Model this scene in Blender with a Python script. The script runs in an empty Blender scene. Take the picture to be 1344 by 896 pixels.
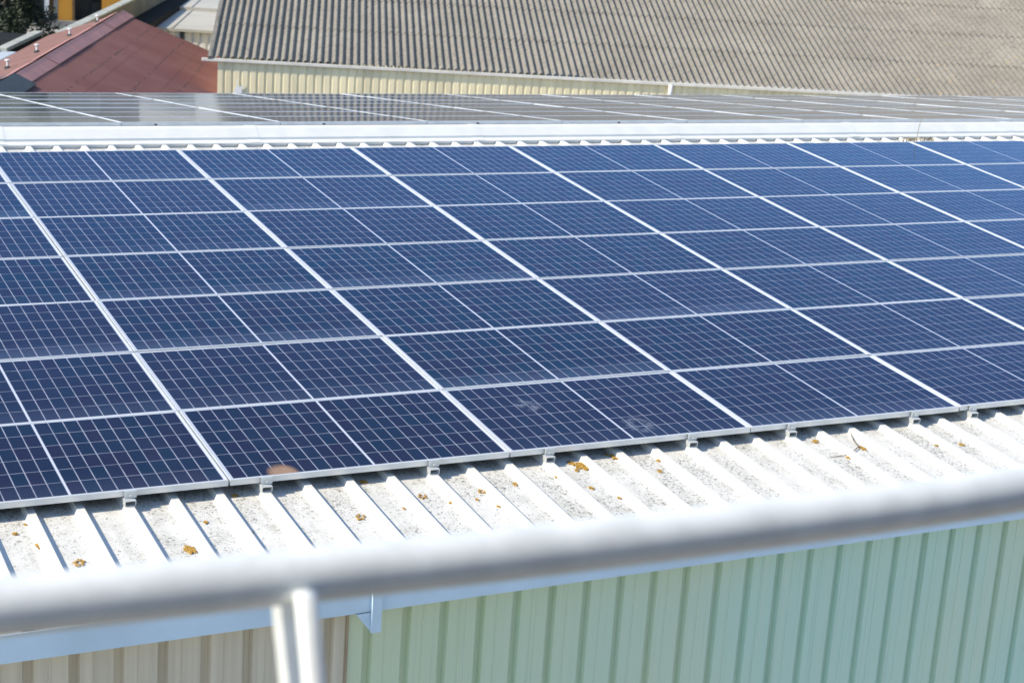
import bpy, bmesh, math, random
from mathutils import Vector, Matrix, noise
R = math.radians
random.seed(11)
sc = bpy.context.scene
col = sc.collection

# ------------------------------------------------------------------ camera, sky, sun, exposure
CAM_R = [[0.890316, -0.450628, 0.065365], [0.061258, 0.260782, 0.963452], [-0.451205, -0.853772, 0.259783]]
CAM_P = Vector((-2.7887, -8.4231, 3.2335))
FPX = 2259.74                                   # focal length in pixels of a 1344 wide picture
cam = bpy.data.cameras.new('camera')
camo = bpy.data.objects.new('camera', cam); col.objects.link(camo)
Mr = Matrix(CAM_R).transposed().to_4x4()
camo.matrix_world = Matrix.Translation(CAM_P) @ Mr
cam.sensor_width = 36; cam.lens = FPX * 36 / 1344
cam.clip_start = 0.1; cam.clip_end = 2000
cam.dof.use_dof = True; cam.dof.focus_distance = 10.2; cam.dof.aperture_fstop = 5.0
sc.camera = camo

SUN_AZ, SUN_EL = -86.0, 39.0                    # azimuth clockwise from +Y
world = bpy.data.worlds.new('World'); sc.world = world; world.use_nodes = True
wt = world.node_tree
sky = wt.nodes.new('ShaderNodeTexSky'); sky.sky_type = 'NISHITA'; sky.sun_disc = False
sky.sun_elevation = R(SUN_EL); sky.sun_rotation = R(SUN_AZ)
sky.air_density = 1.0; sky.dust_density = 0.2; sky.ozone_density = 3.0
wt.links.new(sky.outputs[0], wt.nodes['Background'].inputs[0])
wt.nodes['Background'].inputs[1].default_value = 0.15
sun = bpy.data.lights.new('sun', 'SUN'); sun.energy = 3.9; sun.angle = R(0.5); sun.color = (1, 0.90, 0.73)
suno = bpy.data.objects.new('sun', sun); col.objects.link(suno)
sd = Vector((math.sin(R(SUN_AZ)) * math.cos(R(SUN_EL)), math.cos(R(SUN_AZ)) * math.cos(R(SUN_EL)), math.sin(R(SUN_EL))))
suno.rotation_euler = sd.to_track_quat('Z', 'Y').to_euler()
sc.view_settings.view_transform = 'Standard'; sc.view_settings.look = 'None'
sc.view_settings.exposure = 0.66; sc.view_settings.gamma = 1
sc.cycles.use_denoising = True

# ------------------------------------------------------------------ helpers
def ray(px, py):
    v = Vector((px - 672, 448 - py, -FPX))
    return Vector([sum(CAM_R[k][i] * v[k] for k in range(3)) for i in range(3)])
def at(px, py, z):                               # a point of the place at height z
    v = ray(px, py); return CAM_P + v * ((z - CAM_P.z) / v.z)
def onplane(px, py, p, n):
    v = ray(px, py); return CAM_P + v * ((Vector(p) - CAM_P).dot(n) / v.dot(n))

class MB:
    def __init__(s): s.v = []; s.f = []; s.uv = None
    def add(s, vs, fs):
        b = len(s.v); s.v += [tuple(p) for p in vs]; s.f += [tuple(i + b for i in f) for f in fs]; return s
    def frame(s, o, ax, ay, az, x0, x1, y0, y1, z0, z1):
        o, ax, ay, az = Vector(o), Vector(ax), Vector(ay), Vector(az)
        vs = [o + ax * x + ay * y + az * z for z in (z0, z1) for y in (y0, y1) for x in (x0, x1)]
        return s.add(vs, [(0, 2, 3, 1), (4, 5, 7, 6), (0, 1, 5, 4), (2, 6, 7, 3), (0, 4, 6, 2), (1, 3, 7, 5)])
    def box(s, x0, x1, y0, y1, z0, z1):
        return s.frame((0, 0, 0), (1, 0, 0), (0, 1, 0), (0, 0, 1), x0, x1, y0, y1, z0, z1)
    def tube(s, pts, r, n=16, cap=True):
        pts = [Vector(p) for p in pts]; rs = r if isinstance(r, (list, tuple)) else [r] * len(pts)
        rings = []
        for i, p in enumerate(pts):
            t = (pts[min(i + 1, len(pts) - 1)] - pts[max(i - 1, 0)]).normalized()
            a = t.cross(Vector((0, 0, 1)))
            if a.length < 1e-3: a = t.cross(Vector((0, 1, 0)))
            a.normalize(); b = t.cross(a)
            rings.append([p + (a * math.cos(2 * math.pi * k / n) + b * math.sin(2 * math.pi * k / n)) * rs[i] for k in range(n)])
        base = len(s.v)
        for rg in rings: s.v += [tuple(p) for p in rg]
        for i in range(len(pts) - 1):
            for k in range(n):
                a0 = base + i * n + k; a1 = base + i * n + (k + 1) % n
                s.f.append((a0, a1, a1 + n, a0 + n))
        if cap:
            s.f.append(tuple(base + k for k in range(n))[::-1]); s.f.append(tuple(base + (len(pts) - 1) * n + k for k in range(n)))
        return s
    def strip(s, prof, T, us):                   # prof: list of (a, h); T(u, a, h) -> point; extruded over us
        n = len(prof); base = len(s.v)
        for u in us: s.v += [tuple(T(u, a, h)) for a, h in prof]
        for i in range(len(us) - 1):
            for k in range(n - 1):
                a = base + i * n + k; s.f.append((a, a + 1, a + n + 1, a + n))
        return s
    def poly(s, pts, up, t):                     # flat patch with thickness t along up
        n = len(pts); up = Vector(up)
        vs = [Vector(p) for p in pts] + [Vector(p) + up * t for p in pts]
        return s.add(vs, [tuple(range(n))[::-1], tuple(range(n, 2 * n))] + [(i, (i + 1) % n, (i + 1) % n + n, i + n) for i in range(n)])
    def build(s, name, mat, parent=None, bevel=0, smooth=False):
        m = bpy.data.meshes.new(name); m.from_pydata(s.v, [], s.f); m.update()
        if mat: m.materials.append(mat)
        if smooth:
            for p in m.polygons: p.use_smooth = True
        o = bpy.data.objects.new(name, m); col.objects.link(o)
        if parent: o.parent = parent
        if bevel:
            b = o.modifiers.new('bevel', 'BEVEL'); b.width = bevel; b.segments = 2; b.limit_method = 'ANGLE'
        return o

def tag(o, label=None, cat=None, group=None, kind=None):
    if label: o['label'] = label
    if cat: o['category'] = cat
    if group: o['group'] = group
    if kind: o['kind'] = kind
    return o
def empty(name, loc=(0, 0, 0), rot=(0, 0, 0)):
    o = bpy.data.objects.new(name, None); col.objects.link(o); o.location = loc; o.rotation_euler = rot; return o
ORD = ['', 'first', 'second', 'third', 'fourth', 'fifth', 'sixth', 'seventh', 'eighth', 'ninth', 'tenth', 'eleventh', 'twelfth', 'thirteenth', 'fourteenth']

# ------------------------------------------------------------------ materials
class NT:
    def __init__(s, name):
        s.m = bpy.data.materials.new(name); s.m.use_nodes = True; s.t = s.m.node_tree
        s.b = s.t.nodes['Principled BSDF']
    def n(s, typ, **kw):
        nd = s.t.nodes.new(typ)
        for k, v in kw.items():
            if k.startswith('i_'): nd.inputs[k[2:].replace('_', ' ')].default_value = v
            elif isinstance(k, str): setattr(nd, k, v)
        return nd
    def l(s, a, b): s.t.links.new(a, b)
    def math(s, op, a, b=None, c=None, clamp=False):
        nd = s.t.nodes.new('ShaderNodeMath'); nd.operation = op; nd.use_clamp = clamp
        for i, x in enumerate((a, b, c)):
            if x is None: continue
            if hasattr(x, 'links'): s.l(x, nd.inputs[i])
            else: nd.inputs[i].default_value = x
        return nd.outputs[0]
    def mix(s, fac, a, b):
        nd = s.t.nodes.new('ShaderNodeMix'); nd.data_type = 'RGBA'
        for x, i in ((fac, 0), (a, 6), (b, 7)):
            if hasattr(x, 'links'): s.l(x, nd.inputs[i])
            elif i == 0: nd.inputs[i].default_value = x
            else: nd.inputs[i].default_value = (*x, 1) if len(x) == 3 else x
        return nd.outputs[2]
    def coord(s, which='Object', scale=None):
        tc = s.t.nodes.new('ShaderNodeTexCoord'); o = tc.outputs[which]
        if scale:
            mp = s.t.nodes.new('ShaderNodeMapping'); mp.inputs['Scale'].default_value = scale
            s.l(o, mp.inputs['Vector']); o = mp.outputs[0]
        return o
    def noise(s, vec, scale, detail=4, rough=0.55):
        nd = s.t.nodes.new('ShaderNodeTexNoise'); nd.inputs['Scale'].default_value = scale
        nd.inputs['Detail'].default_value = detail; nd.inputs['Roughness'].default_value = rough
        s.l(vec, nd.inputs['Vector']); return nd.outputs['Fac']
    def ramp(s, fac, lo, hi):
        nd = s.t.nodes.new('ShaderNodeMapRange'); nd.inputs[1].default_value = lo; nd.inputs[2].default_value = hi
        nd.interpolation_type = 'SMOOTHSTEP'; s.l(fac, nd.inputs[0]); return nd.outputs[0]
    def base(s, c): s.l(c, s.b.inputs['Base Color']) if hasattr(c, 'links') else setattr(s.b.inputs['Base Color'], 'default_value', (*c, 1))
    def set(s, rough=0.5, metal=0.0, spec=None):
        s.b.inputs['Roughness'].default_value = rough; s.b.inputs['Metallic'].default_value = metal
        if spec is not None: s.b.inputs['Specular IOR Level'].default_value = spec
        return s
    def bump(s, h, strength, dist=0.01):
        nd = s.t.nodes.new('ShaderNodeBump'); nd.inputs['Strength'].default_value = strength; nd.inputs['Distance'].default_value = dist
        s.l(h, nd.inputs['Height']); s.l(nd.outputs[0], s.b.inputs['Normal'])

def plain(name, c, rough=0.5, metal=0.0, vary=0.12, scale=3.0, spec=None, stretch=(1, 1, 1)):
    t = NT(name).set(rough, metal, spec)
    n1 = t.noise(t.coord('Object', stretch), scale, 6)
    n1 = t.ramp(n1, 0.3, 0.7)
    t.base(t.mix(n1, [x * (1 - vary) for x in c], [min(1, x * (1 + vary)) for x in c]))
    return t.m

M = {}
M['frame'] = plain('anodised frame', (0.66, 0.675, 0.68), 0.42, 0.3, 0.05, 6)
M['galv'] = plain('galvanised clamp', (0.62, 0.64, 0.64), 0.45, 0.4, 0.1, 30)
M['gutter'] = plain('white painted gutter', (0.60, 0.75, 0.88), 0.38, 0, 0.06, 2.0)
M['rail'] = plain('white enamelled pipe', (0.70, 0.73, 0.73), 0.35, 0.0, 0.09, 14)
M['shadewall'] = plain('added dark shade wall', (0.035, 0.038, 0.04), 0.8, 0, 0.2, 2)
M['dark'] = plain('dark metal', (0.03, 0.035, 0.04), 0.5, 0, 0.2, 3)
M['bluedark'] = plain('blue grey lead', (0.035, 0.045, 0.05), 0.7, 0, 0.2, 5)
M['white'] = plain('white plastic', (0.72, 0.72, 0.7), 0.5, 0, 0.06, 5)
M['whitewash'] = plain('white paint', (0.85, 0.85, 0.82), 0.6, 0, 0.03, 5)
M['concrete'] = plain('concrete', (0.26, 0.25, 0.23), 0.9, 0, 0.25, 1.2)
M['coping'] = plain('pale coping', (0.36, 0.37, 0.33), 0.85, 0, 0.2, 1.5)
M['olive'] = plain('weathered render', (0.13, 0.125, 0.10), 0.9, 0, 0.25, 1.5)
M['black'] = plain('bitumen roof', (0.016, 0.016, 0.017), 0.95, 0, 0.3, 1.5, spec=0.1)
M['yard'] = plain('yard concrete', (0.36, 0.34, 0.30), 0.95, 0, 0.25, 0.15)
M['orange'] = plain('orange render', (0.75, 0.33, 0.045), 0.85, 0, 0.1, 0.8)
M['cream'] = plain('cream render', (0.5, 0.45, 0.34), 0.85, 0, 0.12, 0.6)
M['brown'] = plain('brown timber and shadow', (0.19, 0.11, 0.05), 0.8, 0, 0.2, 2)
M['tan'] = plain('tan trim', (0.36, 0.28, 0.19), 0.7, 0, 0.2, 3)
M['win'] = plain('dark window glass', (0.012, 0.016, 0.025), 0.12, 0, 0.3, 0.5)
M['bark'] = plain('bark', (0.08, 0.06, 0.04), 0.95, 0, 0.3, 4)
M['twig'] = plain('dry twig', (0.16, 0.13, 0.09), 0.9, 0, 0.3, 20)
M['straw'] = plain('dry weed', (0.3, 0.25, 0.15), 0.9, 0, 0.3, 30)

def leaf_mat():
    t = NT('leaves').set(0.75)
    oi = t.n('ShaderNodeNewGeometry')
    t.base(t.mix(oi.outputs['Random Per Island'], (0.006, 0.012, 0.005), (0.03, 0.045, 0.016)))
    return t.m
M['leaf'] = leaf_mat()

def cells_mat():
    t = NT('photovoltaic glass')
    uv = t.coord('UV')
    sp = t.n('ShaderNodeSeparateXYZ'); t.l(uv, sp.inputs[0]); U, V = sp.outputs[0], sp.outputs[1]
    W, H = 1.6676, 0.9506                           # glass size in metres (uv 0..1)
    x = t.math('SUBTRACT', t.math('MULTIPLY', U, W), W / 2)
    xa = t.math('ABSOLUTE', x)
    xc = t.math('SUBTRACT', xa, 0.0055)           # half of the centre gap
    cw = (W / 2 - 0.0055 - 0.009) / 10
    xi = t.math('DIVIDE', xc, cw)
    fx = t.math('FRACT', xi)
    dx = t.math('MULTIPLY', t.math('MINIMUM', fx, t.math('SUBTRACT', 1.0, fx)), cw)
    y = t.math('SUBTRACT', t.math('MULTIPLY', V, H), 0.006)
    ch = (H - 0.012) / 6
    yi = t.math('DIVIDE', y, ch)
    fy = t.math('FRACT', yi)
    dy = t.math('MULTIPLY', t.math('MINIMUM', fy, t.math('SUBTRACT', 1.0, fy)), ch)
    inx = t.math('MULTIPLY', t.math('GREATER_THAN', xc, 0.0), t.math('LESS_THAN', xi, 10.0))
    iny = t.math('MULTIPLY', t.math('GREATER_THAN', yi, 0.0), t.math('LESS_THAN', yi, 6.0))
    inside = t.math('MULTIPLY', inx, iny)
    # per cell random
    oi = t.n('ShaderNodeObjectInfo')
    cx = t.math('FLOOR', t.math('MULTIPLY', U, 20.0)); cy = t.math('FLOOR', yi)
    cb = t.n('ShaderNodeCombineXYZ'); t.l(cx, cb.inputs[0]); t.l(cy, cb.inputs[1]); t.l(t.math('MULTIPLY', oi.outputs['Random'], 91.0), cb.inputs[2])
    wn = t.n('ShaderNodeTexWhiteNoise'); wn.noise_dimensions = '3D'; t.l(cb.outputs[0], wn.inputs['Vector'])
    cell = t.mix(wn.outputs['Value'], (0.013, 0.006, 0.012), (0.003, 0.013, 0.020))
    cell = t.mix(t.math('MULTIPLY', oi.outputs['Random'], 0.6), cell, (0.016, 0.011, 0.022))
    # dust: streaks plus a band that settles on the low edge
    ob = t.coord('Object')
    ofs = t.n('ShaderNodeVectorMath'); ofs.operation = 'ADD'; t.l(ob, ofs.inputs[0])
    cb2 = t.n('ShaderNodeCombineXYZ'); t.l(t.math('MULTIPLY', oi.outputs['Random'], 37.0), cb2.inputs[0]); t.l(t.math('MULTIPLY', oi.outputs['Random'], 17.0), cb2.inputs[2])
    t.l(cb2.outputs[0], ofs.inputs[1])
    dn = t.noise(ofs.outputs[0], 2.6, 6, 0.62)
    wn2 = t.n('ShaderNodeTexWhiteNoise'); wn2.noise_dimensions = '1D'; t.l(t.math('MULTIPLY', oi.outputs['Random'], 53.0), wn2.inputs['W'])
    dr = t.math('POWER', wn2.outputs['Value'], 1.6)
    low = t.math('SUBTRACT', 1.0, t.ramp(t.math('ADD', V, t.math('MULTIPLY', dn, 0.25)), 0.10, 0.42))
    dust = t.math('ADD', t.math('MULTIPLY', low, t.math('MULTIPLY', dr, 0.17)), t.math('MULTIPLY', t.ramp(dn, 0.48, 0.8), 0.022))
    spec = t.ramp(t.noise(ofs.outputs[0], 60, 2, 0.5), 0.74, 0.80)
    dust = t.math('ADD', dust, t.math('MULTIPLY', spec, 0.05))
    cell = t.mix(dust, cell, (0.24, 0.32, 0.46))
    # grid lines
    seg = t.ramp(t.noise(ofs.outputs[0], 9, 2), 0.35, 0.65)
    lx = t.math('SUBTRACT', 1.0, t.ramp(dx, 0.0020, 0.0040))
    ly = t.math('SUBTRACT', 1.0, t.ramp(dy, 0.0015, 0.0032))
    lyf = t.math('MULTIPLY', ly, t.math('ADD', 0.6, t.math('MULTIPLY', seg, 0.4)))
    c1 = t.mix(lyf, cell, (0.30, 0.31, 0.36))
    c2 = t.mix(t.math('MULTIPLY', lx, t.math('ADD', 0.65, t.math('MULTIPLY', seg, 0.35))), c1, (0.33, 0.34, 0.40))
    out = t.mix(inside, (0.56, 0.59, 0.66), c2)
    t.base(out)
    t.set(0.5, 0, 0.0)
    t.b.inputs['Sheen Weight'].default_value = 0.10; t.b.inputs['Sheen Roughness'].default_value = 0.2; t.b.inputs['Sheen Tint'].default_value = (0.8, 0.88, 1, 1)
    # anti-reflection coating: a blue tinted mirror that turns neutral at grazing incidence
    bp = t.n('ShaderNodeBump'); bp.inputs['Strength'].default_value = 0.05; bp.inputs['Distance'].default_value = 0.02
    t.l(t.noise(ob, 1.3, 3), bp.inputs['Height'])
    fr = t.n('ShaderNodeFresnel'); fr.inputs['IOR'].default_value = 1.48; t.l(bp.outputs[0], fr.inputs['Normal'])
    gl = t.n('ShaderNodeBsdfAnisotropic'); gl.inputs['Roughness'].default_value = 0.09; t.l(bp.outputs[0], gl.inputs['Normal'])
    t.l(t.mix(t.ramp(fr.outputs[0], 0.32, 0.55), (0.45, 0.68, 1.0), (0.95, 0.97, 1.0)), gl.inputs['Color'])
    mx = t.n('ShaderNodeMixShader'); t.l(fr.outputs[0], mx.inputs[0]); t.l(t.b.outputs[0], mx.inputs[1]); t.l(gl.outputs[0], mx.inputs[2])
    t.l(mx.outputs[0], t.t.nodes['Material Output'].inputs['Surface'])
    return t.m
M['cells'] = cells_mat()

def roof_mat():
    t = NT('white coated steel roof').set(0.55)
    ob = t.coord('Object')
    sp = t.n('ShaderNodeSeparateXYZ'); t.l(ob, sp.inputs[0])
    fr = t.math('FRACT', t.math('DIVIDE', t.math('ADD', sp.outputs[0], 10.05 - 0.125 - 0.25 + 0.25), 0.25))
    flat = t.ramp(t.math('ABSOLUTE', t.math('SUBTRACT', fr, 0.5)), 0.14, 0.24)   # 0 on the rib, 1 on the flat
    n0 = t.ramp(t.noise(ob, 2.2, 4), 0.3, 0.7)
    dens = t.math('MULTIPLY', flat, t.math('ADD', 0.25, t.math('MULTIPLY', n0, 0.95)))
    s1 = t.noise(ob, 52, 3, 0.68)
    spk = t.ramp(t.math('ADD', s1, t.math('MULTIPLY', dens, 0.10)), 0.65, 0.71)
    s2 = t.noise(ob, 150, 3, 0.65)
    spk2 = t.ramp(t.math('ADD', s2, t.math('MULTIPLY', dens, 0.08)), 0.58, 0.70)
    grime = t.math('MULTIPLY', flat, t.math('ADD', t.ramp(t.noise(ob, 9, 6, 0.7), 0.38, 0.72), t.math('MULTIPLY', t.ramp(t.noise(t.coord('Object', (26, 1.6, 1)), 1.0, 4, 0.6), 0.45, 0.7), 0.5)))
    tone = t.mix(t.ramp(t.noise(ob, 25, 2), .4, .6), (0.20, 0.20, 0.17), (0.33, 0.31, 0.25))
    c = t.mix(t.math('MULTIPLY', grime, 0.5, None, True), t.mix(flat, (0.70, 0.685, 0.64), (0.72, 0.705, 0.655)), (0.48, 0.47, 0.41))
    c = t.mix(t.math('MULTIPLY', spk2, t.math('MULTIPLY', flat, 0.65)), c, tone)
    c = t.mix(t.math('MULTIPLY', spk, t.math('MULTIPLY', flat, 0.75)), c, (0.13, 0.125, 0.10))
    t.base(c); return t.m
M['roof'] = roof_mat()
M['cap'] = plain('white ridge flashing', (0.72, 0.72, 0.69), 0.45, 0, 0.05, 4)

def green_mat():
    t = NT('pale green cladding').set(0.5)
    ob = t.coord('Object'); sp = t.n('ShaderNodeSeparateXYZ'); t.l(ob, sp.inputs[0])
    g = t.ramp(t.math('ADD', sp.outputs[0], t.math('MULTIPLY', t.noise(ob, 0.9, 3), 1.4)), 0.9, 4.2)
    c = t.mix(g, (0.58, 0.69, 0.49), (0.50, 0.70, 0.60))
    st = t.ramp(t.noise(t.coord('Object', (22, 1, 0.35)), 1.0, 5, 0.6), 0.35, 0.7)
    c = t.mix(t.math('MULTIPLY', st, 0.35), c, (0.64, 0.72, 0.58))
    st2 = t.ramp(t.noise(t.coord('Object', (70, 1, 0.5)), 1.0, 3, 0.6), 0.55, 0.75)
    c = t.mix(t.math('MULTIPLY', st2, 0.35), c, (0.32, 0.40, 0.29))
    pz = t.ramp(t.noise(t.coord('Object', (1, 1, .6)), 0.55, 3, 0.5), 0.42, 0.66)
    c = t.mix(t.math('MULTIPLY', pz, 0.45), c, (0.66, 0.69, 0.48))
    t.base(c); return t.m
M['green'] = green_mat()
M['creamclad'] = plain('cream cladding', (0.64, 0.57, 0.45), 0.5, 0, 0.1, 1.0, stretch=(20, 1, 0.4))

def fibre_mat():
    t = NT('fibre cement sheets').set(0.95, spec=0.2)
    ob = t.coord('Object')
    n1 = t.ramp(t.noise(ob, 0.55, 6, 0.65), 0.3, 0.7)
    c = t.mix(n1, (0.22, 0.205, 0.175), (0.28, 0.262, 0.225))
    mp = t.n('ShaderNodeMapping'); mp.inputs['Rotation'].default_value = (0, 0, R(20.3)); t.l(ob, mp.inputs['Vector'])
    sx_ = t.n('ShaderNodeSeparateXYZ'); t.l(mp.outputs[0], sx_.inputs[0])
    cb = t.n('ShaderNodeCombineXYZ'); t.l(t.math('FLOOR', t.math('DIVIDE', sx_.outputs[0], 0.92)), cb.inputs[0]); t.l(t.math('FLOOR', t.math('DIVIDE', sx_.outputs[1], 2.21)), cb.inputs[1])
    wn = t.n('ShaderNodeTexWhiteNoise'); wn.noise_dimensions = '2D'; t.l(cb.outputs[0], wn.inputs['Vector'])
    c = t.mix(t.math('MULTIPLY', wn.outputs['Value'], 0.35), c, (0.18, 0.17, 0.15))
    moss = t.ramp(t.noise(t.coord('Object', (1, 1, 1)), 0.33, 6, 0.72), 0.52, 0.66)
    c = t.mix(t.math('MULTIPLY', moss, 0.2), c, (0.13, 0.115, 0.085))
    sp = t.ramp(t.noise(ob, 9, 5, 0.7), 0.50, 0.66)
    c = t.mix(t.math('MULTIPLY', sp, 0.55), c, (0.07, 0.066, 0.058))
    li = t.math('MULTIPLY', t.ramp(t.noise(ob, 3.3, 4, 0.7), 0.60, 0.70), t.ramp(t.noise(ob, 0.25, 2), 0.42, 0.62))
    c = t.mix(t.math('MULTIPLY', li, 0.45), c, (0.42, 0.30, 0.16))
    li2 = t.ramp(t.noise(ob, 5.5, 4, 0.75), 0.66, 0.72)
    c = t.mix(t.math('MULTIPLY', li2, 0.35), c, (0.55, 0.54, 0.49))
    t.base(c); return t.m
M['fibre'] = fibre_mat()
M['barnwall'] = plain('cream steel siding', (0.86, 0.75, 0.49), 0.6, 0, 0.12, 0.8, stretch=(3, 3, 0.6))
M['barngutter'] = plain('off white gutter', (0.72, 0.68, 0.60), 0.5, 0, 0.12, 2)

def red_mat():
    t = NT('red coated sheets').set(0.6)
    ob = t.coord('Object')
    n1 = t.ramp(t.noise(ob, 0.7, 5), 0.3, 0.7)
    c = t.mix(n1, (0.165, 0.064, 0.055), (0.20, 0.090, 0.077))
    sp = t.ramp(t.noise(ob, 12, 4, 0.7), 0.60, 0.72)
    c = t.mix(t.math('MULTIPLY', sp, 0.35), c, (0.12, 0.05, 0.045))
    t.base(c); return t.m
M['red'] = red_mat()
M['redcap'] = plain('red ridge cap', (0.36, 0.16, 0.135), 0.6, 0, 0.12, 2)
M['pale'] = plain('pale grey sheet roof', (0.42, 0.41, 0.37), 0.8, 0, 0.10, 0.5)
M['palewall'] = plain('white sheet wall', (0.62, 0.62, 0.58), 0.6, 0, 0.12, 1.2, stretch=(2, 2, 0.4))

def lichen_mat(name, a, b):
    t = NT(name).set(0.95, spec=0.1)
    t.base(t.mix(t.ramp(t.noise(t.coord('Object'), 90, 4), 0.35, 0.65), a, b))
    t.l(t.ramp(t.noise(t.coord('Object'), 55, 4, .65), .35, .42), t.b.inputs['Alpha']); return t.m
M['lichen'] = lichen_mat('ochre lichen', (0.26, 0.14, 0.03), (0.58, 0.36, 0.09))

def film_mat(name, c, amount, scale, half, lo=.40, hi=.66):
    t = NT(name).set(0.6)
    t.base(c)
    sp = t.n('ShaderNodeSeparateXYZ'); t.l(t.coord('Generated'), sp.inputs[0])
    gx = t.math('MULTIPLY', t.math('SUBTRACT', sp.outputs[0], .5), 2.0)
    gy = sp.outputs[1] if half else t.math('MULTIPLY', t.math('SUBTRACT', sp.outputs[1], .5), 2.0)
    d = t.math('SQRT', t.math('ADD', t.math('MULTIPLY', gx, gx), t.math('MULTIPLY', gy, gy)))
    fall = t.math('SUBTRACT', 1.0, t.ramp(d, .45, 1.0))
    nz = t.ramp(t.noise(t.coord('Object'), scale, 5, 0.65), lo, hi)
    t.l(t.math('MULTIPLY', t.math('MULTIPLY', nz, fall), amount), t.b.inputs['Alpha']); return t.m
M['reflection_film'] = film_mat('painted brown reflection', (0.42, 0.27, 0.18), 0.62, 5, True, .05, .6)  # colour of a brown reflection, painted as a see-through film
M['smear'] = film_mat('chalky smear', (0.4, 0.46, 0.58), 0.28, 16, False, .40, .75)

# ------------------------------------------------------------------ ground
GZ = -5.6
g = MB(); g.add([(-600, -600, GZ), (900, -600, GZ), (900, 1200, GZ), (-600, 1200, GZ)], [(0, 1, 2, 3)])
tag(g.build('ground', M['yard']), 'pale concrete yard around the buildings', 'ground', kind='structure')
w = MB(); w.box(-9, 4, -10.4, -6.62, 1.30, 1.42)
for x in (-8.5, -3, 3.5):
    for y in (-10.2, -6.9): w.box(x - .1, x + .1, y - .1, y + .1, GZ, 1.30)
tag(w.build('walkway', M['concrete']), kind='structure')
w = MB(); w.box(-9, 4, -9.9, -9.5, 1.43, 4.6)  # unseen dark wall, added behind the camera to darken the handrail
tag(w.build('unseen_shade_wall', M['shadewall']), kind='structure')

# ------------------------------------------------------------------ the solar warehouse
AL = R(5.3); ca, sa = math.cos(AL), math.sin(AL)
RH = -0.102                                     # the roof flats under the plane of the panel tops
RV = 7.56                                       # ridge, measured up the slope
def near(u, v, h): return Vector((u, v * ca - h * sa, v * sa + h * ca))
RP = near(0, RV, RH)
def far(u, w, h): return Vector((u, RP.y + w * ca + h * sa, RP.z - w * sa + h * ca))
X0, X1 = -7.0, 24.0
wh = empty('warehouse', (8, 3, GZ))
wh_off = Vector((8, 3, GZ))
tag(wh, 'long white roofed warehouse with green and cream ribbed walls under the solar panels', 'warehouse')
def part(o, parent, off=None):                  # geometry is in world coordinates, so undo the parent's offset
    o.parent = parent; o.matrix_parent_inverse = Matrix.Translation(parent.location).inverted() if parent.parent is None else Matrix.Identity(4)
    return o

def roof_profile():
    us = []
    k = int((X0 - 0.2) / 0.25) - 1
    u = -0.05 + 0.25 * math.floor((X0 + 0.05) / 0.25)
    pr = [(X0, 0.0)]
    while u < X1:
        for du, h in ((-.034, 0), (-.020, .030), (.020, .030), (.034, 0)):
            if X0 < u + du < X1: pr.append((u + du, h))
        u += 0.25
    pr.append((X1, 0.0)); return pr
pr = roof_profile()
rf = MB()
rf.strip(pr, lambda v, u, h: near(u, v, RH + h), [-1.13, 2.0, 5.0, RV])
rf.strip(pr, lambda w_, u, h: far(u, w_, h), [0, 3, 6, 8.6])
# underside, so that the sheet has a thickness
rf.strip(pr, lambda v, u, h: near(u, v, RH + h - .004), [-1.128, RV])
roof = part(rf.build('roof', M['roof']), wh)

# ochre lichen spots lying on the roof sheets (photo positions put back onto the roof plane)
nrm = Vector((0, -sa, ca))
def on_roof(px, py, h=RH): return onplane(px, py, nrm * h, nrm)
spots = [(766, 612, .058), (750, 608.5, .028), (810, 601, .045), (53.6, 717, .034), (104, 739, .034), (249, 722, .040), (20, 701, .016), (270, 686, .015),
         (308, 651, .020), (473, 679, .032), (477, 633, .026), (554, 652, .030), (633, 645, .028), (626, 656, .012), (602, 667, .018), (591, 660, .012), (676, 636, .018),
         (731, 627, .016), (776, 641, .018), (813, 654, .014), (864, 605, .016), (866, 619, .018), (654, 665, .012), (1070, 580, .024), (1132, 589, .026), (1113, 601, .016),
         (963, 597, .016), (1229, 585, .014), (1262, 584, .020), (757, 618, .016), (796, 597, .012), (460, 716, .014), (33, 689, .010), (330, 700, .012), (530, 668, .010)]
for i, (px, py, r) in enumerate(spots):
    p = on_roof(px, py); rnd = random.Random(i * 7 + 3); r *= .88
    p = p - CAM_P; p = CAM_P + p
    n = 26; pts = []
    ph = rnd.random() * 6
    for k in range(n):
        a = 2 * math.pi * k / n
        rr = r * (0.80 + .28 * math.sin(2 * a + ph) * rnd.random() + .16 * math.sin(5 * a + ph * 3) + .10 * math.sin(9 * a + ph) + .12 * (rnd.random() - .5))
        pts.append(near(p.x + rr * 1.05 * math.cos(a), (p.y + RH * sa) / ca + rr * 1.4 * math.sin(a), RH + .0035))
    m = MB()
    if i in (4, 9, 11, 12):                     # ring-shaped thalli with a bare middle
        inn = [near(p.x, (p.y + RH * sa) / ca, RH + .0035).lerp(q, .45 + .2 * rnd.random()) for q in pts]
        vs = pts + inn + [q + nrm * .004 for q in pts] + [q + nrm * .004 for q in inn]
        fs = []
        for k in range(n):
            if i != 4 and k in (2, 3, 4): continue
            k2 = (k + 1) % n
            fs += [(2 * n + k, 2 * n + k2, 3 * n + k2, 3 * n + k), (k, k2, 2 * n + k2, 2 * n + k), (n + k2, n + k, 3 * n + k, 3 * n + k2)]
        m.add(vs, fs)
    else: m.poly(pts, nrm, .004)
    o = m.build('lichen_patch', M['lichen']); o.parent = roof

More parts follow.
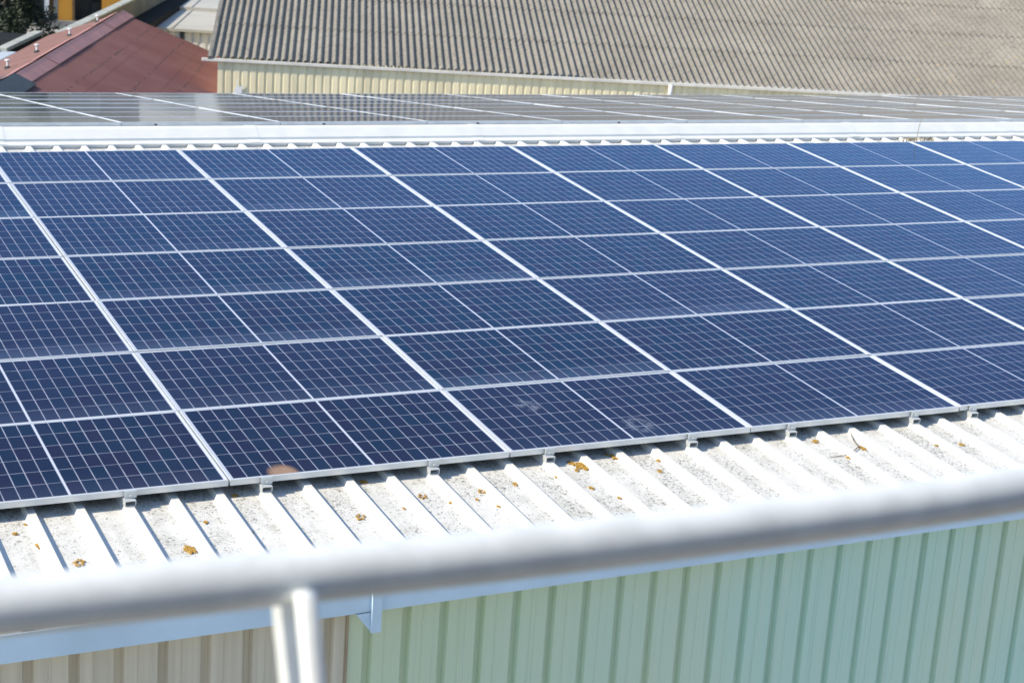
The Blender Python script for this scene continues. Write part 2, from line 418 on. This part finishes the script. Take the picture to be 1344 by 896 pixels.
# ridge cap: two wings folded over the ridge, notched filler below
cp = MB()
prof = [(-.245, .0305), (-.245, .036), (-.24, .043), (-.155, .048), (-.150, .070), (-.05, .134), (0, .150)]
us = [X0 + 2.4 * k for k in range(14)]; us[-1] = X1
cp.strip([(RV + a, RH + h) for a, h in prof], lambda u, v, h: near(u, v, h), us)
cp.strip([(w_, h) for w_, h in [(0, .150), (.06, .145), (.338, .110), (.342, .031)]], lambda u, w_, h: far(u, w_, h), us)
cap = part(cp.build('ridge_cap', M['cap']), wh)
fl = MB(); fl.strip([(RV - .228, RH + .001), (RV - .228, RH + .0298)], lambda u, v, h: near(u, v, h), [X0, X1])
fl.build('foam_filler', M['white']).parent = cap
for k in range(len(us) - 1):                   # lap of one length of flashing over the next
    l = MB(); l.strip([(RV + a, RH + h + .003) for a, h in prof[2:]], lambda u, v, h: near(u, v, h), [us[k] - .06, us[k] + .06])
    l.build('lap_joint', M['cap']).parent = cap
for u in (1.70, 3.40, 5.10, 6.8):
    b = MB(); b.frame(far(u, .04, .146), (1, 0, 0), (0, ca, -sa), (0, sa, ca), -.011, .011, -.011, .011, 0, .016)
    b.build('ridge_bolt', M['dark']).parent = cap

# walls: trapezoidal cladding, wide pans outward, narrow grooves between
def wall_prof(x0, x1, y):
    pr = [(x0, y)]; u = 2.284 + .2104 * math.floor((x0 - 2.284) / .2104)
    while u < x1 + .2:
        for du, d in ((-.027, 0), (-.017, .034), (.017, .034), (.027, 0), (.085, 0), (.088, .003), (.094, .003), (.097, 0)):
            if x0 < u + du < x1: pr.append((u + du, y + d))
        u += .2104
    pr.append((x1, y)); return pr
YW = -1.07
XS = 0.272                                      # where cream gives way to green
for x0, x1, mt, nm, lb in ((X0, XS, 'creamclad', 'ribbed_wall', 'cream ribbed wall cladding'), (XS, X1, 'green', 'ribbed_wall', 'pale green ribbed wall cladding')):
    m = MB(); m.strip(wall_prof(x0, x1, YW), lambda z, x, y: (x, y, z), [GZ, -.235])
    o = part(m.build(nm, M[mt]), wh); o['label'] = lb
m = MB(); m.box(XS - .004, XS + .008, YW - .012, YW - .002, GZ, -.305); part(m.build('corner_trim', M['tan']), wh)
yb = far(0, 8.3, 0).y; zb = far(0, 8.3, -.05).z; zr = RP.z - .05
m = MB(); m.box(X0, X1, yb, yb + .1, GZ, zb - .02); part(m.build('rear_wall', M['creamclad']), wh)
for x in (X0 + .02, X1 - .12):
    m = MB(); m.add([(x + d, y, z) for d in (0, .1) for y, z in ((YW + .05, GZ), (yb - .01, GZ), (yb - .01, zb - .05), (RP.y, zr - .03), (YW + .05, -.26))],
                    [(0, 1, 2, 3, 4), (9, 8, 7, 6, 5)] + [(i, (i + 1) % 5, (i + 1) % 5 + 5, i + 5) for i in range(5)])
    part(m.build('gable_wall', M['creamclad']), wh)
# box gutter on the eave
gt = MB()
gt.box(X0, X1, -1.205, -1.201, -.302, -.164); gt.box(X0, X1, -1.200, -1.075, -.302, -.298); gt.box(X0, X1, -1.080, -1.076, -.297, -.235)
gt.box(X0, X1, -1.215, -1.2055, -.170, -.160)
gut = part(gt.build('gutter', M['gutter'], bevel=.001), wh)
for bx in (.338, 5.9, 11.5, -5.2):
    b = MB(); b.box(bx - .0, bx + .052, -1.232, -1.2165, -.405, -.150)
    b.box(bx + .0, bx + .052, -1.2155, -1.206, -.29, -.19)
    b.add([(bx + d, y, z) for d in (.001, .010) for y, z in ((-1.216, -.400), (-1.216, -.303), (-1.085, -.303))], [(0, 1, 2), (5, 4, 3), (0, 3, 4, 1), (1, 4, 5, 2), (2, 5, 3, 0)])
    b.add([(bx - .075, -1.21, -.303), (bx, -1.21, -.303), (bx, -1.216, -.40), (bx - .075, -1.09, -.303), (bx, -1.09, -.303)], [(0, 1, 2), (0, 2, 3), (3, 2, 4)])
    o = b.build('gutter_bracket', M['gutter'], bevel=.001); o.parent = gut

# ------------------------------------------------------------------ solar panels
PW, PHt = 1.70, 0.9816
FW, FH, FT = 1.692, 0.975, 0.035
def frame_mb():
    m = MB(); t = .012
    m.box(-FW / 2, FW / 2, 0, t, -FT, 0); m.box(-FW / 2, FW / 2, FH - t, FH, -FT, 0)
    m.box(-FW / 2, -FW / 2 + t, t + .0004, FH - t - .0004, -FT, 0); m.box(FW / 2 - t, FW / 2, t + .0004, FH - t - .0004, -FT, 0)
    return m
def glass_obj(parent):
    t = .0122; x0, x1, y0, y1 = -FW / 2 + t, FW / 2 - t, t, FH - t
    m = MB(); m.box(x0, x1, y0, y1, -.009, -.0025); o = m.build('glass', M['cells'], parent)
    uvl = o.data.uv_layers.new(name='UVMap')
    for p in o.data.polygons:
        for li in p.loop_indices:
            v = o.data.vertices[o.data.loops[li].vertex_index].co
            uvl.data[li].uv = ((v.x - x0) / (x1 - x0), (v.y - y0) / (y1 - y0))
    return o
proto = empty('solar_panel')
pf = frame_mb().build('frame', M['frame'], proto, bevel=.0012); pg = glass_obj(proto)
first = True
panels = {}
def place(loc, rot, label, group):
    global first
    if first: o, kids = proto, (pf, pg); first = False
    else:
        o = proto.copy(); col.objects.link(o); kids = []
        for ch in (pf, pg):
            c = ch.copy(); col.objects.link(c); c.parent = o; kids.append(c)
    o.location = loc; o.rotation_euler = rot
    tag(o, label, 'solar panel', group); return o
rnd = random.Random(5)
for r in range(7):
    for c in range(-1, 7):
        u = (c + .5) * PW; v = r * PHt + .003
        p = near(u + rnd.uniform(-.002, .002), v + rnd.uniform(-.002, .002), rnd.uniform(-.002, .001))
        rowname = 'bottom row' if r == 0 else 'top row' if r == 6 else ORD[r + 1] + ' row up'
        colname = 'cut by the left edge' if c == -1 else 'rightmost column' if c == 6 else ORD[c + 1] + ' full column from left'
        panels[(r, c)] = place(p, (AL + R(rnd.uniform(-.2, .2)), R(rnd.uniform(-.16, .16)), 0), f'blue solar panel of near slope, {rowname}, {colname}', 'solar panels on the near roof slope')
for r in range(7):
    for c in range(-1, 12):
        u = (c + .5) * PW; w_ = .34 + (r + 1) * PHt
        p = far(u, w_, -RH + rnd.uniform(-.002, .002))
        rowname = 'row nearest ridge' if r == 0 else 'row at far eave' if r == 6 else ORD[r + 1] + ' row back'
        colname = 'leftmost column' if c == -1 else 'rightmost column' if c == 11 else ORD[c + 2] + ' column from left'
        panels[('f', r, c)] = place(p, (-AL + R(rnd.uniform(-.15, .15)), R(rnd.uniform(-.12, .12)), 0), f'grey glinting solar panel of far slope, {rowname}, {colname}', 'solar panels on the far roof slope')
# chalky smears, and a brown reflection painted onto the glass as a film
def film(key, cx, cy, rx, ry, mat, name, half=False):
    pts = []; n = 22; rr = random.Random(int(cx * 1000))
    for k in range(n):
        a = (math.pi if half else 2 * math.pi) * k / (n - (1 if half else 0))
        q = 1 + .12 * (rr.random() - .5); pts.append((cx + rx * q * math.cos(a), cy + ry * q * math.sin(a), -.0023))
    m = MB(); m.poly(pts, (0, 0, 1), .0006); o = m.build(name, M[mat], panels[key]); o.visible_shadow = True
film((0, 0), .315 - .85, .017, .105, .135, 'reflection_film', 'painted_reflection', True)
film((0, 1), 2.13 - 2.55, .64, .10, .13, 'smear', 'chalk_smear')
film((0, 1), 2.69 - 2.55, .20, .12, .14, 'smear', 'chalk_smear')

# clamp on a short rail stub under the low edge of the bottom row
def clamp_at(u, label):
    e = empty('panel_clamp', near(u, -.004, RH + .0305), (AL, 0, 0))
    tag(e, label, 'clamp', 'clamps under the low edge of the panels')
    b = MB(); L0, L1 = -.045, .16
    b.box(-.030, .030, L0, L1, 0, .004); b.box(-.030, .030, L0, L1, .029, .033)
    b.box(-.030, -.026, L0, L1, .0042, .0288); b.box(.026, .030, L0, L1, .0042, .0288)
    b.build('rail_stub', M['galv'], e)
    t = MB(); t.box(-.024, .040, -.012, -.008, .0335, .074); t.box(-.024, .040, -.0078, .010, .0715, .0745); t.box(.0, .012, -.022, -.0125, .045, .057)
    t.build('clip', M['galv'], e, bevel=.001)
for i, (u, lb) in enumerate([(-.55, 'small grey clamp under the bottom panels, leftmost one'), (.20, 'small grey clamp under the bottom panels beside the brown painted reflection'),
                             (1.20, 'small grey clamp under the bottom panels, third from the left'), (1.95, 'small grey clamp under the bottom panels just right of a panel joint'),
                             (2.95, 'small grey clamp under the bottom panels, fifth from the left'), (3.70, 'small grey clamp under the bottom panels nearest the twig'),
                             (4.70, 'small grey clamp under the bottom panels, second from the right'), (5.20, 'small grey clamp under the bottom panels, rightmost one')]):
    clamp_at(u, lb)

# twig lying on the roof, dry weed on the ridge
def on_near(px, py, h): return onplane(px, py, nrm * h, nrm)
tw = [on_near(1116, 567, RH + .012), on_near(1120, 577, RH + .012), on_near(1127, 586, RH + .012), on_near(1120, 592, RH + .01), on_near(1108, 597.5, RH + .008), on_near(1090, 599.5, RH + .005)]
tag(MB().tube(tw, [.002, .003, .004, .0035, .003, .002], 6).build('twig', M['twig']), 'thin curved twig lying on the white roof below the panels', 'twig')
wd = empty('dry_weed', near(8.75, 7.02, RH + .0)); base_w = near(8.75, 7.02, RH + .002)
wv = onplane(1203, 184, nrm * (-.03), nrm); wd.location = wv
tag(wd, 'dry weed with one thin stalk growing beside the ridge cap', 'weed')
m = MB(); rr = random.Random(3)
for k in range(60):
    x = rr.uniform(-.24, .30); y = rr.uniform(-.04, .03); a = rr.uniform(-.9, .9)
    m.tube([(x, y, -.03), (x + .05 * a, y + .01, .012 + .02 * rr.random()), (x + .13 * a, y + rr.uniform(-.02, .02), .005 + .03 * rr.random())], [.004, .003, .0012], 4)
m.build('dry_leaves', M['straw'], wd)
MB().tube([(0, 0, -.03), (.004, 0, .08), (.018, 0, .19), (.045, 0, .27), (.06, 0, .285)], [.0045, .004, .0035, .003, .002], 6).build('stalk', M['straw'], wd)

# ------------------------------------------------------------------ hand rail of the walkway in front
hr = empty('handrail', (-1.9, -6.82, 1.42)); hro = hr.location
pts = [(-4.6, -6.62, 2.497), (-3.4, -6.725, 2.494), (-2.9, -6.757, 2.494), (-2.482, -6.783, 2.494), (-2.125, -6.806, 2.494), (-1.922, -6.818, 2.494), (-1.696, -6.826, 2.494), (-1.4, -6.831, 2.494), (-1.154, -6.826, 2.494), (-.8, -6.80, 2.494), (-.2, -6.72, 2.494), (.8, -6.55, 2.494)]
dense = []
for i in range(len(pts) - 1):
    for k in range(4): dense.append(Vector(pts[i]).lerp(Vector(pts[i + 1]), k / 4))
dense.append(Vector(pts[-1]))
for _ in range(4): dense = [dense[0]] + [(dense[i - 1] + dense[i] * 2 + dense[i + 1]) / 4 for i in range(1, len(dense) - 1)] + [dense[-1]]
tag(hr, 'out of focus white pipe handrail crossing the front of the picture', 'handrail')
o = MB().tube(dense, .0302, 28).build('rail', M['rail'], smooth=True); part(o, hr)
pb = onplane(398, 786, (0, -6.815, 0), Vector((0, 1, 0))); pt = onplane(408, 896, (0, -6.815, 0), Vector((0, 1, 0)))
dz = (pt - pb).normalized()
top = pb - dz * .02; bot = pb + dz * ((1.42 - pb.z) / dz.z)
sx = Vector((1, 0, 0))
m = MB().tube([top + Vector((-.006, -.028, 0)), bot + Vector((-.006, -.028, 0))], .0125, 20); part(m.build('post', M['rail'], smooth=True), hr)
q1, q2 = Vector((.44, -.90, 0)), Vector((.90, .44, 0))            # flat bar beside the post, its broad face towards the left
m = MB(); m.add([p + Vector((-.008, .042, 0)) + q1 * a + q2 * b for p in (top, bot) for a, b in ((-.018, -.004), (.018, -.004), (.018, .004), (-.018, .004))],
                [(0, 1, 2, 3), (7, 6, 5, 4), (0, 4, 5, 1), (1, 5, 6, 2), (2, 6, 7, 3), (3, 7, 4, 0)])
part(m.build('post_plate', M['rail'], bevel=.002), hr)

# ------------------------------------------------------------------ neighbours: grey barn
AZ = lambda d: Vector((math.sin(R(d)), math.cos(R(d)), 0))
UP = Vector((0, 0, 1))
def place_local(o, e): return part(o, e)
BE, BU = AZ(110.3), AZ(21.5)
B0 = at(277, 76, -1.5)
barn = empty('barn', (B0.x, B0.y, GZ)); tag(barn, 'big barn with weathered grey corrugated roof and cream siding', 'barn')
pit = R(16); per = .177
BL = 42.0
m = MB()
tiers = 7; Ls = 2.3
nx = int(BL / per * 8)
for k in range(tiers):
    s0, s1 = k * Ls - (.10 if k == 0 else .15), (k + 1) * Ls
    lift0, lift1 = .020, .0
    prof = [(i * per / 8, 0.040 * math.cos(2 * math.pi * i / 8)) for i in range(nx)]
    def T(q, x, h, s0=s0, s1=s1):
        s = s0 + (s1 - s0) * q; hh = h + .016 * (1 - q)
        return B0 + BE * x + BU * (s * math.cos(pit) - hh * math.sin(pit)) + UP * (s * math.sin(pit) + hh * math.cos(pit) + .05)
    m.strip(prof, T, [0, 1])
    if True:                                     # sheet ends
        prof2 = [(x, h - .008) for x, h in prof]
        def T2(q, x, h, s0=s0):
            hh = h + .016 + (q - 1) * .008 + .008
            return B0 + BE * x + BU * (s0 * math.cos(pit) - hh * math.sin(pit)) + UP * (s0 * math.sin(pit) + hh * math.cos(pit) + .05)
        m.strip(prof2, T2, [0, 1])
o = m.build('roof', M['fibre'], smooth=True); part(o, barn); broof = o
SL = tiers * Ls
# back slope
m = MB(); rt = B0 + BU * SL * math.cos(pit) + UP * (SL * math.sin(pit) + .05)
m.strip([(0, 0), (SL, 0)], lambda x, s, h: rt + BE * x + BU * s * math.cos(pit) - UP * s * math.sin(pit), [0, BL]); part(m.build('rear_roof', M['fibre']), barn)
# verge board of fibre cement on the left
m = MB(); m.frame(B0 - BE * .07 + UP * .05, BE, BU * math.cos(pit) + UP * math.sin(pit), BU * -math.sin(pit) + UP * math.cos(pit), 0, .10, -.14, SL, -.05, .045)
part(m.build('verge_board', M['fibre']), barn)
# wall with small ribs
m = MB(); WO = B0 + BE * .17 - BU * .05
pr = []; i = 0
while i * .2 < BL - .3:
    x = i * .2
    pr += [(x, 0), (x + .12, 0), (x + .135, .022), (x + .185, .022), (x + .198, 0)]; i += 1
m.strip(pr, lambda z, x, d: WO + BE * x + BU * d + UP * (z - WO.z), [GZ, -1.50]); part(m.build('siding', M['barnwall']), barn)
m = MB(); m.frame(WO, BE, BU, UP, 0, .1, .05, 2 * SL * math.cos(pit) - .3, GZ + 1.5, -.06); part(m.build('gable_wall', M['barnwall']), barn)
m = MB(); m.frame(B0, BE, BU, UP, -.22, BL, -.125, -.072, -.075, .004); part(m.build('gutter', M['barngutter'], bevel=.01), barn)
dp = onplane(883.5, 112, B0 - BU * .14, BU)
xd = (dp - B0).dot(BE)
m = MB(); m.tube([B0 + BE * xd - BU * .14 - UP * .05, B0 + BE * xd - BU * .13 - UP * .3, B0 + BE * xd - BU * .12 - UP * .45, B0 + BE * xd - BU * .12 + UP * (GZ + 1.5)], .055, 10); part(m.build('downpipe', M['white'], smooth=True), barn)
sp_ = onplane(311, 116, WO - BU * .01, BU)
def wallpt(px, py): return onplane(px, py, WO - BU * .012, BU)
m = MB(); m.poly([wallpt(*q) for q in [(306.5, 124), (307.5, 117.5), (310.3, 113.5), (310.5, 104), (311.6, 104.5), (312.6, 113), (315.5, 114.5), (319, 110), (319.6, 113.5), (317.5, 118), (317.5, 124)]], BU * -1, .006)
part(m.build('white_paint_splash', M['whitewash']), barn)

# ------------------------------------------------------------------ red gable roof
RZ = -1.2
r0, r1 = at(0, 112, RZ), at(160, 17.5, RZ)
RD = (r1 - r0).normalized(); RPp = Vector((RD.y, -RD.x, 0)); RL = (r1 - r0).length
red = empty('red_roofed_shed', (r1.x, r1.y, GZ)); tag(red, 'shed with faded red sheet roof and ridge, left of the barn', 'shed')
rp = R(20.5)
S0 = -7.0
def redpt(a, s, h, side=1):                     # a along the ridge, s down the slope, h off it
    return r0 + RD * a + RPp * side * (s * math.cos(rp) + h * math.sin(rp)) + UP * (-s * math.sin(rp) + h * math.cos(rp))
for side, ww in ((1, 3.5), (-1, 2.1)):
    m = MB(); pr = []; x = S0
    while x < RL:
        for d, h in ((0, 0), (.14, 0), (.155, .022), (.185, .022), (.20, 0)):
            if x + d < RL: pr.append((x + d, h))
        x += .20
    pr.append((RL, 0))
    sg = []
    for k in range(3):
        s0, s1 = ww * k / 3, ww * (k + 1) / 3 + .06
        m.strip(pr, lambda q, a, h, s0=s0, s1=s1: redpt(a, s0 + (s1 - s0) * q, h + .004 * q, side), [0, 1])
    o = m.build('roof', M['red']); part(o, red)
    ro = o if side == 1 else ro
    m = MB(); A = redpt(S0, ww - .05, 0, side); Bp = redpt(RL - .05, ww - .05, 0, side)
    m.add([(A.x, A.y, GZ), (Bp.x, Bp.y, GZ), (Bp.x, Bp.y, Bp.z - .08), (A.x, A.y, A.z - .08)], [(0, 1, 2, 3)]); part(m.build('wall', M['concrete']), red)
m = MB(); A, Bq, Cq = redpt(RL - .1, 3.1, -.05), redpt(RL - .1, 2.0, -.05, -1), redpt(RL - .1, 0, -.06)
m.add([(A.x, A.y, GZ), A, Cq, Bq, (Bq.x, Bq.y, GZ)], [(0, 1, 2, 3, 4)]); part(m.build('gable_wall', M['concrete']), red)
# ridge cap: folded, with laps
m = MB()
for a0, a1, dh in ((S0, .55, 0), (.55, 4.6, 0), (4.5, 9.2, .012), (9.1, 13.0, 0), (12.9, RL + .1, .012)):
    for side in (1, -1):
        m.strip([(0.0, .075 + dh), (.10, .055 + dh), (.33, .035 + dh), (.335, .018 + dh)], lambda a, s, h: redpt(a, s, h, side), [a0, a1])
rc = m.build('ridge_cap', M['redcap']); part(rc, red)
m = MB()
for k in range(2):                               # dark lead saddle over the near end of the ridge
    side = 1 if k == 0 else -1
    m.strip([(0, .10), (.30, .075), (.46, .06), (.46, .03)], lambda a, s, h: redpt(a, s, h, side), [S0, 1.25])
part(m.build('lead_saddle', M['bluedark']), red)
# rows of fasteners along the sheets
for s in (.95, 1.9, 2.75):
    m = MB(); a = 0.2; q = random.Random(int(s * 100))
    while a < RL - .2:
        if q.random() < .7:
            p = redpt(a, s + q.uniform(-.02, .02), .024); z_ = .021 if q.random() < .8 else .03
            m.frame(p, RD, RPp, UP, -z_, z_, -z_, z_, -.02, .016)
        a += .40
    part(m.build('fastener_row', M['bluedark']), red)
# small roof vents beside the ridge
for i, (px, py, lb) in enumerate([(10, 90, 'small white capped roof vent on the red roof, lowest of the row'), (48.5, 69, 'small white capped roof vent on the red roof, second from the lowest'),
                                  (91.5, 47.5, 'small white capped roof vent on the red roof, second from the top'), (128, 29.5, 'small white capped roof vent on the red roof, topmost and farthest')]):
    nl = (-RPp * math.sin(rp) + UP * math.cos(rp)); p = onplane(px, py, r0 + nl * .02, nl)
    v = empty('roof_vent', p); tag(v, lb, 'roof vent', 'vents along the red ridge')
    MB().tube([(0, 0, -.03), (0, 0, .03), (0, 0, .05)], [.075, .07, .04], 12).build('flashing', M['dark'], v)
    MB().tube([(0, 0, .051), (0, 0, .17)], .026, 10).build('pipe', M['white'], v)
    MB().tube([(0, 0, .15), (0, 0, .17), (0, 0, .19), (0, 0, .20)], [.04, .062, .055, .02], 12).build('cowl', M['white'], v)

# ------------------------------------------------------------------ dark parapet building and pale roofed hall behind the red roof
D0 = at(100, 30, -2.0); DD = AZ(23.2); DP = Vector((DD.y, -DD.x, 0))
ds = empty('dark_roofed_store', (D0.x, D0.y, GZ)); tag(ds, 'store with dark flat roof behind an olive parapet beyond the red roof', 'store')
m = MB(); m.frame(D0, DD, DP, UP, -3, 30, 0, .22, GZ + 2.0, -.06); part(m.build('parapet', M['olive']), ds)
m = MB(); m.frame(D0, DD, DP, UP, -3.05, 30.05, -.05, .27, -.058, 0); part(m.build('coping', M['coping'], bevel=.01), ds)
m = MB(); m.frame(D0, DD, DP, UP, -3, 30, .221, 1.05, GZ + 2.0, -.72); part(m.build('roof', M['black']), ds)

P0 = at(157, 33.5, -3.0); PD = AZ(22.3); PE = AZ(112.3)
ph = empty('pale_roofed_hall', (P0.x, P0.y, GZ)); tag(ph, 'low hall with pale grey sheet roof and white corrugated wall beside the barn', 'hall')
m = MB(); m.frame(P0, PE, PD + UP * .01, UP, -.1, 16, 0, 7.2, -.10, 0)
for k in range(1, 9): m.frame(P0, PE, PD + UP * .01, UP, k * 1.9 - .03, k * 1.9 + .03, 0, 7.2, .0005, .035)
part(m.build('roof', M['pale']), ph)
m = MB(); m.frame(P0, PE, PD + UP * .01, UP, -.1, 16, 7.2, 30, -.1, .14)
for k in range(1, 9): m.frame(P0, PE, PD + UP * .01, UP, k * 1.9 - .03, k * 1.9 + .03, 7.2, 30, .1405, .175)
part(m.build('upper_roof', M['pale']), ph)
m = MB(); pr = []; x = 0
while x < 15.8: pr += [(x, 0), (x + .12, 0), (x + .14, .03), (x + .26, .03), (x + .28, 0)]; x += .30
m.strip(pr, lambda z, x, d: P0 + PE * x + PD * (d + .15) + UP * z, [GZ + 3.0, -.10]); part(m.build('siding', M['palewall']), ph)
q = random.Random(9)
for x in (2.2, 4.6, 5.1, 5.6):
    m = MB(); m.frame(P0, PE, PD, UP, x, x + .10 + .1 * q.random(), .10, .145, -.55 * q.random() - .2, -.1)
    part(m.build('rust_streak', M['bluedark']), ph)

# ------------------------------------------------------------------ low flat roof with grey rails at the left edge
c0 = at(6, 62, -2.9); c1 = at(50, 41.5, -2.9); CD = (c1 - c0).normalized(); CP = Vector((CD.y, -CD.x, 0)); CL = (c1 - c0).length
fs = empty('flat_roofed_annexe', (c0.x, c0.y, GZ)); tag(fs, 'dark flat roofed annexe with pale kerb at the far left edge', 'annexe')
m = MB(); m.frame(c0, CD, CP, UP, -8, CL, -1.4, .12, GZ + 2.9, -.10); part(m.build('wall', M['black']), fs)
m = MB(); m.frame(c0, CD, CP, UP, -.4, CL + .05, -.16, .16, -.098, .02); part(m.build('kerb', M['coping'], bevel=.02), fs)
m = MB(); m.frame(c0, CD, CP, UP, -8, -.41, .0, .45, -.2, -.08); part(m.build('gutter', M['galv'], bevel=.02), fs)

# ------------------------------------------------------------------ orange house far behind
O0 = at(60, 28, -5.6 + .0); OE = AZ(101); ON = AZ(191)
oh = empty('orange_house', (O0.x, O0.y, GZ)); tag(oh, 'orange rendered house front with dark openings at the top left', 'house')
k = 24.5 * 93 / (O0 - CAM_P).length
def X(px): return (px - 60) / k
def slab(px0, px1, z0, z1, d0, d1, mat, name):
    m = MB(); m.frame(O0, OE, ON, UP, X(px0), X(px1), d0, d1, z0, z1); return part(m.build(name, M[mat]), oh)
slab(75, 93, 0, 1.6, -8, 0, 'orange', 'front_wall'); slab(129, 172, 0, 1.6, -8, 0, 'orange', 'front_wall'); slab(60, 172, 1.6, 4.6, -8, 0, 'concrete', 'upper_wall')
slab(58.5, 64, 0, 1.59, -.2, .25, 'white', 'column'); slab(64.1, 69.5, 0, 1.59, -.6, -.2, 'brown', 'shutter'); slab(69.6, 75, 0, 1.59, -.5, .05, 'concrete', 'column'); slab(92.5, 95.5, 0, 1.59, -.6, .06, 'brown', 'painted_shadow_strip')  # brown strip beside the doorway is shadow put in as colour
slab(95.6, 129, 0, 1.59, -3, -1.5, 'dark', 'doorway'); slab(117, 128, .1, 1.0, -1.49, -1.1, 'bluedark', 'shutter')
slab(55, 176, 4.6, 4.9, -9, .6, 'coping', 'eaves')
ch = empty('cream_house', (O0 + OE * X(20) - ON * 1)); tag(ch, 'cream house with a dark window left of the orange house', 'house')
def slab2(px0, px1, z0, z1, d0, d1, mat, name):
    m = MB(); m.frame(O0, OE, ON, UP, X(px0), X(px1), d0, d1, z0, z1); return part(m.build(name, M[mat]), ch)
slab2(-60, 31, 0, 6, -7, .4, 'cream', 'wall'); slab2(31.1, 58.4, 0, .25, -7, .3, 'cream', 'wall'); slab2(31.1, 58.4, 3.0, 6, -7, .3, 'cream', 'wall')
w_ = slab2(31.1, 58.4, .25, 3.0, -1, -.2, 'win', 'window')
for q in (38, 44.5, 57.5):
    m = MB(); m.frame(O0, OE, ON, UP, X(q) - .05, X(q) + .05, -.199, .0, .25, 3.0); o = m.build('window_frame', M['bluedark']); o.parent = w_; o.matrix_parent_inverse = Matrix.Identity(4)
slab2(-62, 58.4, 6.0, 6.3, -8, 1, 'coping', 'roof')
m = MB(); L0 = at(44, 26, -5.2); m.frame(L0, OE, ON, UP, 0, 6.5, -.15, .15, GZ + 5.2, 0)
tag(m.build('garden_wall', M['concrete']), 'low grey garden wall below the orange house', 'wall')

# ------------------------------------------------------------------ foliage
def leaf_cloud(m, c, rad, n, size, seed):
    q = random.Random(seed)
    blobs = [(Vector((q.gauss(0, .45), q.gauss(0, .45), q.gauss(0, .4))), q.uniform(.25, .5)) for _ in range(14)]
    for _ in range(n):
        b, br = q.choice(blobs)
        d = Vector((q.gauss(0, 1), q.gauss(0, 1), q.gauss(0, 1))).normalized() * br * q.random() ** .4
        p = b + d; p = Vector((c[0] + p.x * rad[0], c[1] + p.y * rad[1], c[2] + p.z * rad[2]))
        a = Vector((q.gauss(0, 1), q.gauss(0, 1), q.gauss(0, 1))).normalized(); b2 = a.orthogonal().normalized(); s = size * q.uniform(.6, 1.3)
        m.add([p - a * s, p + b2 * s * .5, p + a * s, p - b2 * s * .5], [(0, 1, 2, 3)])
TB = at(12, 22, -3.6)
tr = empty('broadleaf_tree', (TB.x, TB.y, GZ)); tag(tr, 'dark green tree in the top left corner', 'tree')
m = MB(); leaf_cloud(m, (0, 0, 2.4), (1.5, 1.5, 1.5), 7000, .09, 4); m.build('crown', M['leaf'], tr)
m = MB(); m.tube([(0, 0, 0), (.05, .03, 1.2), (.0, .1, 2.0), (.1, .1, 3.0)], [.16, .12, .09, .03], 8)
for a in range(5): m.tube([(.03, .05, 1.2 + .2 * a), (.6 * math.cos(a * 1.4), .6 * math.sin(a * 1.4), 2.0 + .2 * a), (1.0 * math.cos(a * 1.4 + .3), 1.0 * math.sin(a * 1.4 + .3), 2.5 + .2 * a)], [.06, .04, .015], 6)
m.build('trunk', M['bark'], tr)
H0 = at(50, 46, -4.4); H1 = at(85, 38, -4.4)
hd = empty('hedge', ((H0.x + H1.x) / 2, (H0.y + H1.y) / 2, GZ)); tag(hd, 'dark hedge between the red roof and the garden wall', 'hedge')
m = MB(); q = random.Random(8)
for k in range(9):
    p = H0.lerp(H1, -.9 + 2.6 * k / 8) - hd.location
    leaf_cloud(m, (p.x, p.y, .62), (.6, .6, .65), 700, .07, 40 + k)
m.build('foliage', M['leaf'], hd)
m = MB()
for k in range(9):
    p = H0.lerp(H1, -.9 + 2.6 * k / 8) - hd.location
    m.tube([(p.x, p.y, 0), (p.x + .05, p.y, .5), (p.x, p.y + .05, .9)], [.03, .025, .01], 6)
m.build('stems', M['bark'], hd)
